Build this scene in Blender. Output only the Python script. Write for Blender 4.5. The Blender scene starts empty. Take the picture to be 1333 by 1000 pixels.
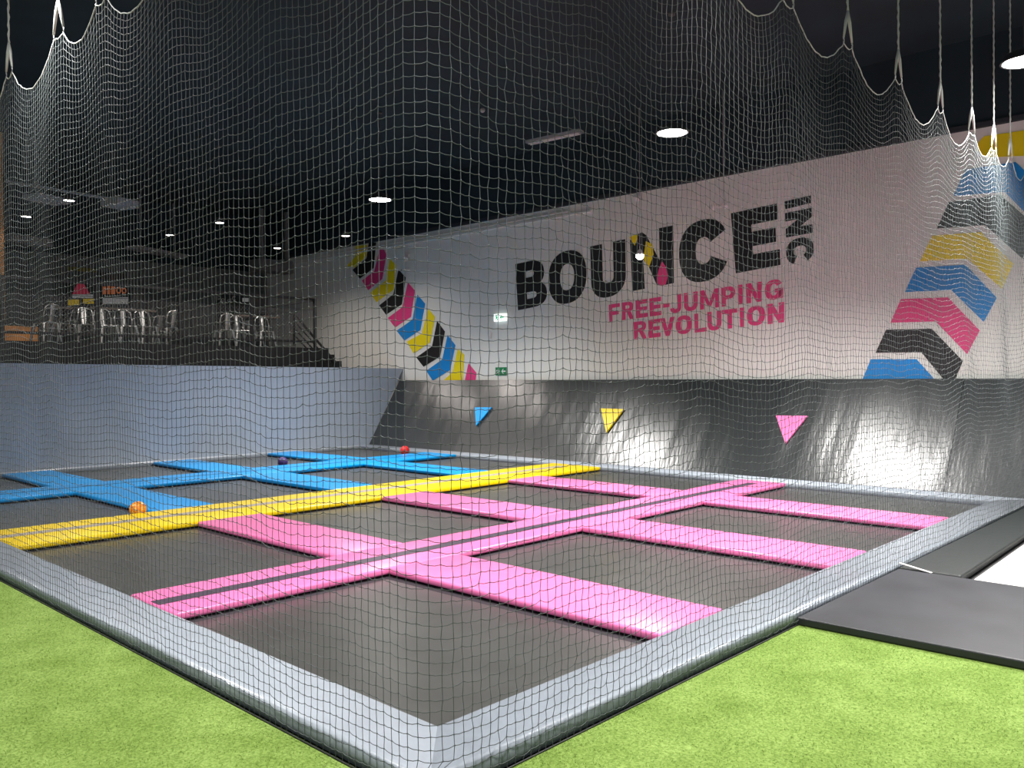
import bpy, bmesh, math, random
import numpy as np
from mathutils import Vector, Matrix
random.seed(7)
rng = np.random.default_rng(7)
PI = math.pi
col = bpy.context.scene.collection
scene = bpy.context.scene

# ------------------------------------------------------------------ camera
F = 1093.52
PITCH, ROLL, YAW = math.radians(-0.4984), math.radians(-0.3847), math.radians(43.5074)
CAM = Vector((-2.7077, -3.0866, 1.7))
fw = Vector((math.cos(YAW)*math.cos(PITCH), math.sin(YAW)*math.cos(PITCH), math.sin(PITCH)))
_r = fw.cross(Vector((0, 0, 1))).normalized()
_u = _r.cross(fw)
rt = math.cos(ROLL)*_r + math.sin(ROLL)*_u
up = -math.sin(ROLL)*_r + math.cos(ROLL)*_u
cd = bpy.data.cameras.new('camera')
cam = bpy.data.objects.new('camera', cd)
col.objects.link(cam)
cd.sensor_width = 36; cd.lens = F/1333*36; cd.clip_end = 200; cd.clip_start = 0.05
m = Matrix.Identity(4)
for i in range(3):
    m[i][0] = rt[i]; m[i][1] = up[i]; m[i][2] = -fw[i]; m[i][3] = CAM[i]
cam.matrix_world = m
scene.camera = cam

def at(px, py, x=None, y=None, z=None, plane=None):
    """the point of the place on a given plane that the photograph shows at a pixel"""
    d = fw*F + rt*(px-666.5) - up*(py-500)
    if x is not None: t = (x-CAM.x)/d.x
    elif y is not None: t = (y-CAM.y)/d.y
    elif z is not None: t = (z-CAM.z)/d.z
    else:
        p0, n = plane
        t = (p0-CAM).dot(n)/d.dot(n)
    return CAM + t*d

# ------------------------------------------------------------------ materials
def lin(c):
    return tuple(((v/255)/12.92 if v/255 <= .04045 else (((v/255)+.055)/1.055)**2.4) for v in c)
def mat(name, rgb, rough=.5, metal=0, noise=0, nscale=5, bump=0, bscale=20, emit=None, spec=.5, coat=0, stretch=None, bdist=.01, rvar=0):
    m = bpy.data.materials.new(name); m.use_nodes = True
    nt = m.node_tree; b = nt.nodes['Principled BSDF']
    c = lin(rgb)
    b.inputs['Base Color'].default_value = (*c, 1)
    b.inputs['Roughness'].default_value = rough
    b.inputs['Metallic'].default_value = metal
    b.inputs['Specular IOR Level'].default_value = spec
    b.inputs['Coat Weight'].default_value = coat
    b.inputs['Coat Roughness'].default_value = .15
    tc = nt.nodes.new('ShaderNodeTexCoord')
    src = tc.outputs['Object']
    if stretch:
        mp = nt.nodes.new('ShaderNodeMapping'); mp.inputs['Scale'].default_value = stretch
        nt.links.new(src, mp.inputs['Vector']); src = mp.outputs['Vector']
    if noise:
        n = nt.nodes.new('ShaderNodeTexNoise'); n.inputs['Scale'].default_value = nscale; n.inputs['Detail'].default_value = 6
        nt.links.new(tc.outputs['Object'], n.inputs['Vector'])
        r = nt.nodes.new('ShaderNodeValToRGB')
        r.color_ramp.elements[0].position = .3; r.color_ramp.elements[1].position = .7
        r.color_ramp.elements[0].color = (*[v*(1-noise) for v in c], 1)
        r.color_ramp.elements[1].color = (*[min(1, v*(1+noise)) for v in c], 1)
        nt.links.new(n.outputs['Fac'], r.inputs['Fac']); nt.links.new(r.outputs['Color'], b.inputs['Base Color'])
    if rvar:
        n = nt.nodes.new('ShaderNodeTexNoise'); n.inputs['Scale'].default_value = 1.7; n.inputs['Detail'].default_value = 5
        nt.links.new(tc.outputs['Object'], n.inputs['Vector'])
        mr = nt.nodes.new('ShaderNodeMapRange'); mr.inputs['To Min'].default_value = rough-rvar; mr.inputs['To Max'].default_value = rough+rvar
        nt.links.new(n.outputs['Fac'], mr.inputs['Value']); nt.links.new(mr.outputs['Result'], b.inputs['Roughness'])
    if bump:
        n = nt.nodes.new('ShaderNodeTexNoise'); n.inputs['Scale'].default_value = bscale; n.inputs['Detail'].default_value = 4
        nt.links.new(src, n.inputs['Vector'])
        bp = nt.nodes.new('ShaderNodeBump'); bp.inputs['Strength'].default_value = bump; bp.inputs['Distance'].default_value = bdist
        nt.links.new(n.outputs['Fac'], bp.inputs['Height']); nt.links.new(bp.outputs['Normal'], b.inputs['Normal'])
    if emit:
        b.inputs['Emission Color'].default_value = (*lin(emit[0]), 1); b.inputs['Emission Strength'].default_value = emit[1]
    return m

M = {
 'pink': mat('pink_vinyl', (244, 122, 180), .30, spec=.38, bump=.25, bscale=7, bdist=.01, noise=.04),
 'yellow': mat('yellow_vinyl', (255, 216, 0), .32, spec=.35, bump=.25, bscale=7, bdist=.01, noise=.04),
 'blue': mat('blue_vinyl', (0, 152, 228), .32, spec=.35, bump=.25, bscale=7, bdist=.01, noise=.04),
 'frame': mat('grey_vinyl', (160, 168, 178), .27, bump=.4, bscale=6, bdist=.015, noise=.05),
 'leftpad': mat('grey_wall_vinyl', (164, 174, 188), .42, bump=.4, bscale=1.6, bdist=.03, noise=.04),
 'rampv': mat('black_ramp_vinyl', (36, 40, 42), .29, bump=.45, bscale=9.0, bdist=.008, stretch=(.6, 2.0, .3), rvar=.04, spec=.8),
 'seam': mat('dark_purple_strip', (74, 62, 78), .4),
 'greystrip': mat('warm_grey_strip', (168, 158, 146), .45),
 'blueseam': mat('dark_blue_seam', (10, 40, 70), .4),
 'bed': mat('woven_bed', (70, 70, 68), .30, bump=.2, bscale=400, bdist=.001, noise=.12, nscale=3, spec=.8, rvar=.06),
 'strap': mat('black_webbing', (58, 54, 60), .6),
 'rail': mat('black_steel', (24, 24, 26), .5),
 'black': mat('matt_black', (22, 24, 27), .75),
 'ceil': mat('black_ceiling', (14, 34, 42), .85, noise=.25, nscale=1.2),
 'beam': mat('painted_beam', (40, 44, 50), .8),
 'wall': mat('white_wall', (220, 220, 215), .75, noise=.02, nscale=.7),
 'backwall': mat('charcoal_wall', (98, 104, 104), .8, noise=.1),
 'net': mat('net_cord', (72, 79, 80), .6),
 'rope': mat('hanger_rope', (185, 188, 184), .55),
 'mblack': mat('paint_black', (22, 20, 22), .5),
 'mpink': mat('paint_magenta', (226, 60, 128), .5),
 'myellow': mat('paint_yellow', (238, 216, 10), .5),
 'mblue': mat('paint_blue', (0, 130, 205), .5),
 'mat': mat('black_gym_mat', (32, 34, 40), .48, bump=.2, bscale=60, bdist=.002, noise=.25, nscale=2.5, rvar=.08),
 'slab': mat('black_slab_vinyl', (26, 32, 32), .5, bump=.4, bscale=10, bdist=.01),
 'white': mat('white_surface', (205, 203, 200), .6),
 'concrete': mat('dark_floor', (46, 46, 48), .7, noise=.15),
 'metal': mat('galvanised_metal', (190, 192, 190), .3, metal=1),
 'wood': mat('plywood', (176, 120, 62), .6, noise=.15, nscale=4),
 'brown': mat('brown_wood', (70, 60, 52), .6, noise=.2),
 'duct': mat('grey_duct', (150, 150, 152), .6),
 'lens': mat('lamp_lens', (255, 255, 255), .5, emit=((255, 252, 246), 25)),
 'lens_small': mat('small_lamp_lens', (255, 255, 255), .5, emit=((255, 246, 236), 12)),
 'house': mat('lamp_housing', (60, 60, 62), .5),
 'plastic': mat('white_plastic', (220, 216, 214), .4),
 'green': mat('sign_green', (0, 122, 66), .5),
 'signlit': mat('lit_sign_face', (235, 245, 240), .5, emit=((235, 248, 242), 1.0)),
 'greenlit': mat('lit_sign_green', (0, 150, 100), .5, emit=((0, 150, 100), .5)),
 'red': mat('red_ball', (206, 38, 40), .4), 'purple': mat('purple_ball', (66, 44, 108), .4),
 'orange': mat('orange_ball', (240, 140, 10), .4), 'orange_light': mat('pale_orange', (250, 196, 90), .4),
 'scr_pink': mat('poster_pink', (190, 50, 80), .5, emit=((190, 50, 80), .12)),
 'scr_yellow': mat('poster_yellow', (225, 190, 10), .5, emit=((225, 190, 10), .12)),
 'scr_orange': mat('poster_orange', (230, 120, 60), .5, emit=((230, 120, 60), .12)),
 'scr_white': mat('poster_white', (190, 190, 190), .5, emit=((190, 190, 190), .12)),
 'grey': mat('mid_grey', (120, 118, 116), .7),
 'chalk': mat('chalk_white', (220, 220, 215), .8),
 'board': mat('chalkboard', (62, 68, 68), .8),
 'olive': mat('olive_sign', (120, 112, 40), .7),
}

# ------------------------------------------------------------------ builders
class MB:
    def __init__(s): s.v = []; s.f = []; s.mi = []; s.cur = 0
    def add(s, vs, fs):
        o = len(s.v); s.v += [tuple(v) for v in vs]
        for f in fs: s.f.append(tuple(i+o for i in f)); s.mi.append(s.cur)
    def box(s, x0, x1, y0, y1, z0, z1):
        vs = [(x, y, z) for x in (x0, x1) for y in (y0, y1) for z in (z0, z1)]
        s.add(vs, [(0,1,3,2),(4,6,7,5),(0,4,5,1),(2,3,7,6),(0,2,6,4),(1,5,7,3)])
    def bar(s, a, b, w, h=None):
        h = h or w; a = Vector(a); b = Vector(b); d = (b-a).normalized()
        u = Vector((0,0,1)) if abs(d.z) < .95 else Vector((1,0,0))
        r = d.cross(u).normalized(); q = r.cross(d)
        vs = [p + r*sx*w/2 + q*sy*h/2 for p in (a, b) for sx, sy in ((-1,-1),(1,-1),(1,1),(-1,1))]
        s.add(vs, [(3,2,1,0),(4,5,6,7),(0,1,5,4),(1,2,6,5),(2,3,7,6),(3,0,4,7)])
    def tube(s, pts, rad, n=8, cap=True):
        pts = [Vector(p) for p in pts]; rads = rad if isinstance(rad, (list, tuple)) else [rad]*len(pts)
        vs = []; fs = []
        d0 = (pts[-1]-pts[0]).normalized()
        ref = Vector((0,0,1)) if abs(d0.z) < .9 else Vector((1,0,0))
        for i, p in enumerate(pts):
            d = (pts[min(i+1, len(pts)-1)]-pts[max(i-1, 0)]).normalized()
            r = d.cross(ref).normalized(); q = r.cross(d)
            vs += [p + (r*math.cos(2*PI*k/n) + q*math.sin(2*PI*k/n))*rads[i] for k in range(n)]
        for i in range(len(pts)-1):
            for k in range(n):
                fs.append((i*n+k, i*n+(k+1)%n, (i+1)*n+(k+1)%n, (i+1)*n+k))
        if cap: fs += [tuple(range(n))[::-1], tuple((len(pts)-1)*n+k for k in range(n))]
        s.add(vs, fs)
    def lathe(s, prof, n=24, c=(0,0,0)):
        vs = []; fs = []
        for r, z in prof:
            vs += [(c[0]+r*math.cos(2*PI*k/n), c[1]+r*math.sin(2*PI*k/n), c[2]+z) for k in range(n)]
        for i in range(len(prof)-1):
            for k in range(n): fs.append((i*n+k, i*n+(k+1)%n, (i+1)*n+(k+1)%n, (i+1)*n+k))
        s.add(vs, fs)
    def prism(s, pts, off):
        """polygon (3D points) given thickness along off"""
        n = len(pts); off = Vector(off); pts = [Vector(p) for p in pts]
        s.add(list(pts)+[p+off for p in pts], [tuple(range(n))[::-1], tuple(range(n, 2*n))] + [(i, (i+1)%n, n+(i+1)%n, n+i) for i in range(n)])
    def sphere(s, c, r, n=20):
        prof = [(max(1e-4, r*math.sin(PI*i/n)), -r*math.cos(PI*i/n)) for i in range(n+1)]
        s.lathe(prof, 2*n, c)
    def build(s, name, m, parent=None, smooth=False, bevel=0, seg=3, tri=False):
        me = bpy.data.meshes.new(name); me.from_pydata(s.v, [], s.f)
        ms = m if isinstance(m, (list, tuple)) else [m]
        for k in ms: me.materials.append(k)
        me.polygons.foreach_set('material_index', s.mi)
        bm = bmesh.new(); bm.from_mesh(me)
        bmesh.ops.recalc_face_normals(bm, faces=bm.faces)
        if bevel:
            ed = [e for e in bm.edges if len(e.link_faces) == 2 and e.calc_face_angle(0) > .6]
            bmesh.ops.bevel(bm, geom=ed, offset=bevel, segments=seg, profile=.5, affect='EDGES', clamp_overlap=True)
        if tri: bmesh.ops.triangulate(bm, faces=[f for f in bm.faces if len(f.verts) > 4])
        if smooth:
            for f in bm.faces: f.smooth = True
        bm.to_mesh(me); bm.free()
        o = bpy.data.objects.new(name, me); col.objects.link(o)
        if parent is not None:
            o.parent = parent; o.matrix_parent_inverse = parent.matrix_world.inverted()
        return o

def empty(name, loc=(0,0,0), rz=0):
    o = bpy.data.objects.new(name, None); col.objects.link(o)
    o.location = loc; o.rotation_euler = (0,0,rz); o.empty_display_size = .1
    o.matrix_world = Matrix.Translation(loc) @ Matrix.Rotation(rz, 4, 'Z')
    return o
def tag(o, label=None, cat=None, group=None, kind=None):
    if label: o['label'] = label
    if cat: o['category'] = cat
    if group: o['group'] = group
    if kind: o['kind'] = kind
    return o
def part(mb, name, m, parent, **k):
    """the builder's coordinates are world; the child keeps them"""
    return mb.build(name, m, parent, **k)
def copy_tree(o, parent=None):
    c = o.copy(); col.objects.link(c)
    if parent is not None: c.parent = parent
    for ch in list(o.children): copy_tree(ch, c)
    return c
def lpart(mb, name, m, parent, **k):
    """the builder's coordinates are the parent's own"""
    o = mb.build(name, m, None, **k); o.parent = parent; return o

# ------------------------------------------------------------------ setting
CEIL = 6.8
TURF = -.10
b = MB(); b.box(-9, 12.2, -9, 22, -.2, -.12); tag(b.build('floor', M['concrete']), kind='structure')
b = MB(); b.box(-9, 12.2, -9, 22, CEIL, CEIL+.2); tag(b.build('ceiling', M['ceil']), kind='structure')
WX = 11.48
b = MB(); b.box(WX, WX+.2, -9, 22, -.12, CEIL); tag(b.build('wall_back', M['wall']), kind='structure')
b = MB(); b.box(-9, WX, 21.2, 21.4, -.12, CEIL); tag(b.build('wall_left', M['backwall']), kind='structure')
# slim cable trunking along the top of the white wall
b = MB(); b.box(WX-.05, WX, 8.0, 21, 5.20, 5.235); b.box(WX-.05, WX, 8.6, 21, 5.28, 5.31)
tag(b.build('trim_1', M['wall']), kind='structure')
b = MB(); b.box(WX-.03, WX, -9, 21.2, 5.425, CEIL); tag(b.build('trim_2', M['ceil']), kind='structure')
b = MB(); b.box(WX-.07, WX-.03, -9, 21.2, 5.43, 5.50); tag(b.build('trim_3', M['beam']), kind='structure')

b = MB(); b.box(-9, WX-.04, 21.17, 21.2, at(200, 342, y=21.2).z, CEIL); tag(b.build('trim_4', M['ceil']), kind='structure')

# turf with real short fibres on top of a shaded base
def turf_mat():
    m = bpy.data.materials.new('turf'); m.use_nodes = True; nt = m.node_tree; b = nt.nodes['Principled BSDF']
    b.inputs['Roughness'].default_value = .9; b.inputs['Specular IOR Level'].default_value = .15
    tc = nt.nodes.new('ShaderNodeTexCoord')
    n1 = nt.nodes.new('ShaderNodeTexNoise'); n1.inputs['Scale'].default_value = 3; n1.inputs['Detail'].default_value = 4
    n2 = nt.nodes.new('ShaderNodeTexNoise'); n2.inputs['Scale'].default_value = 75; n2.inputs['Detail'].default_value = 4
    for n in (n1, n2): nt.links.new(tc.outputs['Object'], n.inputs['Vector'])
    r1 = nt.nodes.new('ShaderNodeValToRGB'); r1.color_ramp.elements[0].position = .3; r1.color_ramp.elements[1].position = .7
    r1.color_ramp.elements[0].color = (*lin((106, 132, 56)), 1); r1.color_ramp.elements[1].color = (*lin((130, 156, 78)), 1)
    r2 = nt.nodes.new('ShaderNodeValToRGB'); r2.color_ramp.elements[0].position = .36; r2.color_ramp.elements[1].position = .66
    r2.color_ramp.elements[0].color = (.62, .66, .55, 1); r2.color_ramp.elements[1].color = (1.12, 1.08, 1.25, 1)
    mx = nt.nodes.new('ShaderNodeMixRGB'); mx.blend_type = 'MULTIPLY'; mx.inputs[0].default_value = 1
    nt.links.new(n1.outputs['Fac'], r1.inputs['Fac']); nt.links.new(n2.outputs['Fac'], r2.inputs['Fac'])
    nt.links.new(r1.outputs['Color'], mx.inputs[1]); nt.links.new(r2.outputs['Color'], mx.inputs[2])
    nt.links.new(mx.outputs['Color'], b.inputs['Base Color'])
    bp = nt.nodes.new('ShaderNodeBump'); bp.inputs['Strength'].default_value = .8; bp.inputs['Distance'].default_value = .008
    nt.links.new(n2.outputs['Fac'], bp.inputs['Height']); nt.links.new(bp.outputs['Normal'], b.inputs['Normal'])
    return m
b = MB(); b.box(-8.5, -.41, -8.5, 14.3, -.12, TURF); b.box(-.41, 3.2, -8.5, -.41, -.12, TURF); b.box(3.2, 9, -8.5, -3.9, -.12, TURF)
# short fibres where the camera stands closest
N = 90000
xs = rng.uniform(-4, 3.1, N*2); ys = rng.uniform(-3.6, 6, N*2)
keep = ((xs < -.43) | (ys < -.43)) & (((xs-CAM.x)*math.cos(YAW)+(ys-CAM.y)*math.sin(YAW)) > 1.4)
xs = xs[keep][:N]; ys = ys[keep][:N]
hh = rng.uniform(.006, .013, len(xs)); an = rng.uniform(0, 2*PI, len(xs)); ln = rng.uniform(-.012, .012, (len(xs), 2))
for i in range(len(xs)):
    x, y = xs[i], ys[i]; c, s_ = math.cos(an[i])*.0016, math.sin(an[i])*.0016
    b.v += [(x-c, y-s_, TURF-.001), (x+c, y+s_, TURF-.001), (x+ln[i,0], y+ln[i,1], TURF+hh[i])]
    k = len(b.v); b.f.append((k-3, k-2, k-1)); b.mi.append(0)
tag(b.build('artificial_turf', turf_mat()), 'bright green artificial turf on the floor around the trampoline court', 'turf', kind='stuff')

# ------------------------------------------------------------------ trampoline court
XC = [(0, 1.95), (2.78, 4.69), (5.51, 7.30), (8.07, 9.86)]          # cells along the court
YC = [(0, 2.87), (3.67, 6.52), (7.69, 10.48), (11.50, 14.12)]
XE = 9.86; YE = 14.12
BED = -.075
def poly_pad(pts, z0, z1, bev, name, m, parent=None):
    b = MB(); b.prism([(x, y, z0) for x, y in pts], (0, 0, z1-z0))
    return b.build(name, m, parent, smooth=True, bevel=bev, seg=4)
col_w = ['front-left', 'second', 'third', 'back-wall']
rowname = ['between right border and pink runner', 'between pink and yellow runners', 'between yellow and blue runners', 'between blue runner and grey wall']
colname = ['beside the front-left border', 'second from the front-left border', 'third from the front-left border', 'at the black ramp']
for j, (y0, y1) in enumerate(YC):
    for i, (x0, x1) in enumerate(XC):
        t = tag(empty('trampoline', ((x0+x1)/2, (y0+y1)/2, TURF)), 'dark trampoline %s, %s' % (rowname[j], colname[i]), 'trampoline', 'dark trampoline beds of the court')
        g = .07
        b = MB(); b.box(x0+g, x1-g, y0+g, y1-g, BED-.006, BED); part(b, 'jump_bed', M['bed'], t)
        b = MB(); z0, z1 = BED-.012, BED-.004
        b.box(x0-.05, x0+g, y0-.05, y1+.05, z0, z1); b.box(x1-g, x1+.05, y0-.05, y1+.05, z0, z1)
        b.box(x0+g, x1-g, y0-.05, y0+g, z0, z1); b.box(x0+g, x1-g, y1-g, y1+.05, z0, z1)
        part(b, 'edge_webbing', M['strap'], t)
# perimeter border pads, mitred at the corners
FB = [
 ([(-.40, -.40), (0, 0), (0, 14.12), (-.40, 14.35)], 'long grey vinyl border pad along the front-left side of the court'),
 ([(-.40, -.40), (10.33, -.40), (9.86, 0), (0, 0)], 'long grey vinyl border pad along the right side of the court'),
 ([(10.33, -.40), (10.33, 14.35), (9.86, 14.12), (9.86, 0)], 'grey vinyl border pad at the foot of the black ramp'),
 ([(10.33, 14.35), (-.40, 14.35), (0, 14.12), (9.86, 14.12)], 'narrow grey border pad at the foot of the grey padded wall')]
for pts, lb in FB:
    cx = sum(p[0] for p in pts)/4; cy = sum(p[1] for p in pts)/4
    pts = [(x-(.003 if x > cx else -.003)*0, y) for x, y in pts]
    b = MB(); b.prism([(x, y, TURF) for x, y in pts], (0, 0, -TURF)); o = b.build('border_pad', M['frame'])
    bm = bmesh.new(); bm.from_mesh(o.data)
    longs = sorted([e for e in bm.edges if all(v.co.z > -.001 for v in e.verts)], key=lambda e: -e.calc_length())[:2]
    outer = max(longs, key=lambda e: abs((e.verts[0].co+e.verts[1].co).x/2-4.9)+abs((e.verts[0].co+e.verts[1].co).y/2-7))
    bmesh.ops.bevel(bm, geom=[outer], offset=.03, segments=4, profile=.5, affect='EDGES')
    inner = [e for e in bm.edges if e.is_valid and e not in [outer] and all(v.co.z > -.001 for v in e.verts)]
    inner = sorted(inner, key=lambda e: abs((e.verts[0].co+e.verts[1].co).x/2-4.9)+abs((e.verts[0].co+e.verts[1].co).y/2-7) + (100 if e.calc_length() < 2 else 0))[:1]
    bmesh.ops.bevel(bm, geom=inner, offset=.015, segments=3, profile=.5, affect='EDGES')
    for f in bm.faces: f.smooth = len(f.verts) == 4
    bm.to_mesh(o.data); bm.free()
    tag(o, lb, 'pad', 'grey border pads around the court')

def runner(y0, y1, x0, x1, m, sy, sw, sm, name, label, top=.002):
    t = tag(empty('runner_pad', ((x0+x1)/2, (y0+y1)/2, TURF)), label, 'pad')
    # profile with a sloping far end
    b = MB(); b.box(x0, x1, y0, y1, -.06, top)
    o = part(b, 'cushion', m, t, smooth=True, bevel=.022, seg=4)
    b = MB(); b.box(x0+.02, x1-.35, sy-sw/2, sy+sw/2, top-.002, top+.003)
    part(b, 'centre_strip', sm, t)
    b = MB(); b.box(x0+.02, x1-.04, y0+.05, y1-.05, TURF-.015, -.06); part(b, 'support_rail', M['rail'], t)
    return t
ysy = at(183.5, 678, z=0).y
runner(2.87, 3.67, .005, 9.80, M['pink'], 3.25, .15, M['seam'], 'pink', 'long pink runner pad with a dark centre strip, running towards the black ramp')
runner(6.52, 7.69, .005, 9.80, M['yellow'], 7.17, .17, M['greystrip'], 'yellow', 'long yellow runner pad with a pale grey centre strip')
runner(10.48, 11.50, .005, 9.80, M['blue'], 11.02, .035, M['blueseam'], 'blue', 'long blue runner pad with a thin dark centre seam')
XP = [(1.95, 2.78), (4.69, 5.51), (7.30, 8.07)]
xn = ['nearest the front-left border', 'middle of three', 'nearest the ramp']
segs = [(.004, 2.865, 'pink', 'between the right border and the pink runner'), (3.675, 6.515, 'pink', 'between the pink and yellow runners'),
        (7.695, 10.475, 'blue', 'between the yellow and blue runners'), (11.505, 14.10, 'blue', 'between the blue runner and the grey padded wall')]
for (y0, y1, c, ln_) in segs:
    for k, (x0, x1) in enumerate(XP):
        t = tag(empty('cross_pad', ((x0+x1)/2, (y0+y1)/2, TURF)), '%s cross pad %s, %s' % (c, ln_, xn[k]), 'pad', '%s cross pads between trampolines' % c)
        b = MB()
        # ends turned towards the wall or the yellow runner slope gently
        b.box(x0, x1, y0, y1, -.06, 0)
        part(b, 'cushion', M[c], t, smooth=True, bevel=.022, seg=4)
        b = MB(); b.box(x0+.05, x1-.05, y0+.05, y1-.05, TURF-.015, -.06); part(b, 'support_rail', M['rail'], t)

# ------------------------------------------------------------------ black ramp, grey padded wall
R0 = Vector((10.33, 0, 0)); R1 = Vector((11.33, 0, 1.625))
rd = (R1-R0).normalized(); rn = Vector((-rd.z, 0, rd.x))
RP = (R0, rn)
ys_seam = at(1236, 600, plane=RP).y
def ramp_panel(y0, y1, label):
    # gently rippled vinyl skin over a solid wedge
    b = MB(); ny = max(8, int(abs(y1-y0)/.06)); nz = 26
    L = (R1-R0).length
    vs = []
    for i in range(ny+1):
        y = y0+(y1-y0)*i/ny
        for k in range(nz+1):
            s = k/nz
            w = .006*math.sin(y*9.1+1.3*math.sin(s*3))*math.sin(s*PI) + .008*math.sin(y*2.3+2*s)*math.sin(s*PI) + .003*math.sin(y*23+4*s+math.sin(y*3)*2)*math.sin(s*PI)
            p = R0+rd*(L*s)+rn*w*.55; vs.append((p.x, y, p.z))
    fs = [(i*(nz+1)+k, (i+1)*(nz+1)+k, (i+1)*(nz+1)+k+1, i*(nz+1)+k+1) for i in range(ny) for k in range(nz)]
    b.add(vs, fs)
    n0 = len(b.v)
    b.add([(R0.x, y0, 0), (R1.x, y0, R1.z), (WX-.005, y0, R1.z), (WX-.005, y0, -.1), (R0.x, y0, -.1),
           (R0.x, y1, 0), (R1.x, y1, R1.z), (WX-.005, y1, R1.z), (WX-.005, y1, -.1), (R0.x, y1, -.1)],
          [(0,1,2,3,4), (5,6,7,8,9), (1,2,7,6), (2,3,8,7), (3,4,9,8), (4,0,5,9)])
    o = b.build('ramp_panel', M['rampv'], smooth=True)
    for p in o.data.polygons:
        if len(p.vertices) == 5: p.use_smooth = False
    return tag(o, label, 'ramp', 'black vinyl ramp panels below the white wall')
ramp_panel(ys_seam+.004, 14.33, 'long black vinyl ramp panel carrying the coloured triangles below the white wall')
ramp_panel(-8, ys_seam-.004, 'black vinyl ramp panel right of the seam, at the right edge of the photo')
tris = [([(619.5, 531.5), (641.5, 531.5), (621, 555.5)], 'blue', 'small blue triangular pad on the black ramp'),
        ([(783.5, 533), (813, 534), (790.5, 564.5)], 'yellow', 'small yellow triangular pad on the black ramp'),
        ([(1011, 542.5), (1052, 543), (1023.5, 579)], 'pink', 'small pink triangular pad on the black ramp')]
for pts, c, lb in tris:
    b = MB(); b.prism([at(x, y, plane=RP)+rn*.012 for x, y in pts], rn*.035)
    tag(b.build('triangle_pad', M[c], bevel=.006), lb, 'pad', 'triangular pads on the ramp')

LY = 14.36
b = MB()
nx, nz = 150, 14; x0 = -6
vs = []
for i in range(nx+1):
    for k in range(nz+1):
        s = k/nz; z = -.05+s*2.03
        xe = 10.36+max(0, z)*.565
        x = x0+(xe-x0)*i/nx
        topz = 2.03 + (.0 if x < 0 else -.008*x)
        z2 = -.05+s*(topz+.05)
        vs.append((x, LY+.012*math.sin(x*1.7+z)*math.sin(s*PI)+.006*math.sin(x*5.1+2*z)*math.sin(s*PI), z2))
fs = [(i*(nz+1)+k, (i+1)*(nz+1)+k, (i+1)*(nz+1)+k+1, i*(nz+1)+k+1) for i in range(nx) for k in range(nz)]
b.add(vs, fs)
# thickness: top, back, ends
q = [Vector(vs[k]) for k in (0, nz, nx*(nz+1)+nz, nx*(nz+1))]
bk = [Vector((p.x, LY+.30, p.z)) for p in q]
b.add(q+bk, [(4,5,6,7), (1,2,6,5), (0,1,5,4), (2,3,7,6), (0,3,7,4)])
o = b.build('padded_wall', M['leftpad'], smooth=False)
for p in o.data.polygons: p.use_smooth = len(p.vertices) == 4 and abs(p.normal.y) > .8
tag(o, 'tall grey vinyl padded wall along the far left side of the court', 'padded wall')

# ------------------------------------------------------------------ mats on the right
b = MB()
P = [(3.06, -.42), (3.14, -3.9), (5.10, -3.9), (5.12, -.42)]
b.prism([(x, y, TURF+.002) for x, y in P], (0, 0, .058))
tag(b.build('gym_mat', M['mat'], bevel=.012), 'thin black gym mat lying on the turf at the right', 'mat')
b = MB(); b.prism([(5.13, -.42, TURF+.0), (5.13, -.93, TURF), (10.3, -.80, TURF), (10.3, -.42, TURF)], (0, 0, .07))
tag(b.build('black_pad', M['slab'], bevel=.02, seg=4), 'long black pad against the right border, beside the white floor pad', 'pad')
b = MB(); b.prism([(5.14, -.99, -.12), (5.14, -3.9, -.12), (10.3, -3.9, -.12), (10.3, -.86, -.12)], (0, 0, .045))
tag(b.build('white_floor_pad', M['white'], bevel=.01), 'smooth white floor pad behind the black gym mat at the right edge', 'pad')

b = MB(); a = at(1171, 733, z=.004); c = at(1213, 746, z=-.036); b.bar(a, c, .03, .006)
tag(b.build('strap', M['plastic']), 'short white strap lying where the black mat meets the grey border', 'strap')

# ------------------------------------------------------------------ balls
for (px, py, r, m, lb, z, c) in [(527, 592.5, .105, 'red', 'small red ball on the far trampoline near the ramp corner', BED, 0),
                              (368, 608, .10, 'purple', 'small dark purple ball near the grey padded wall', BED, 0)]:
    p = at(px, py, z=z)
    b = MB(); b.sphere((p.x, p.y, z+r), r); tag(b.build('ball', M[m], smooth=True), lb, 'ball', 'balls left on the trampolines')
p = at(179.5, 664, y=7.69+.11)
b = MB(); b.sphere((p.x, p.y, BED+.105), .105, 16)
for i, f in enumerate(b.f):
    c = sum((Vector(b.v[k]) for k in f), Vector())/len(f) - Vector((p.x, p.y, BED+.105))
    b.mi[i] = 1 if (math.sin(c.x*60)*math.sin(c.y*60+1)*math.sin(c.z*60) > .25) else 0
tag(b.build('ball', [M['orange'], M['orange_light']], smooth=True), 'mottled orange ball resting behind the yellow runner', 'ball', 'balls left on the trampolines')

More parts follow.
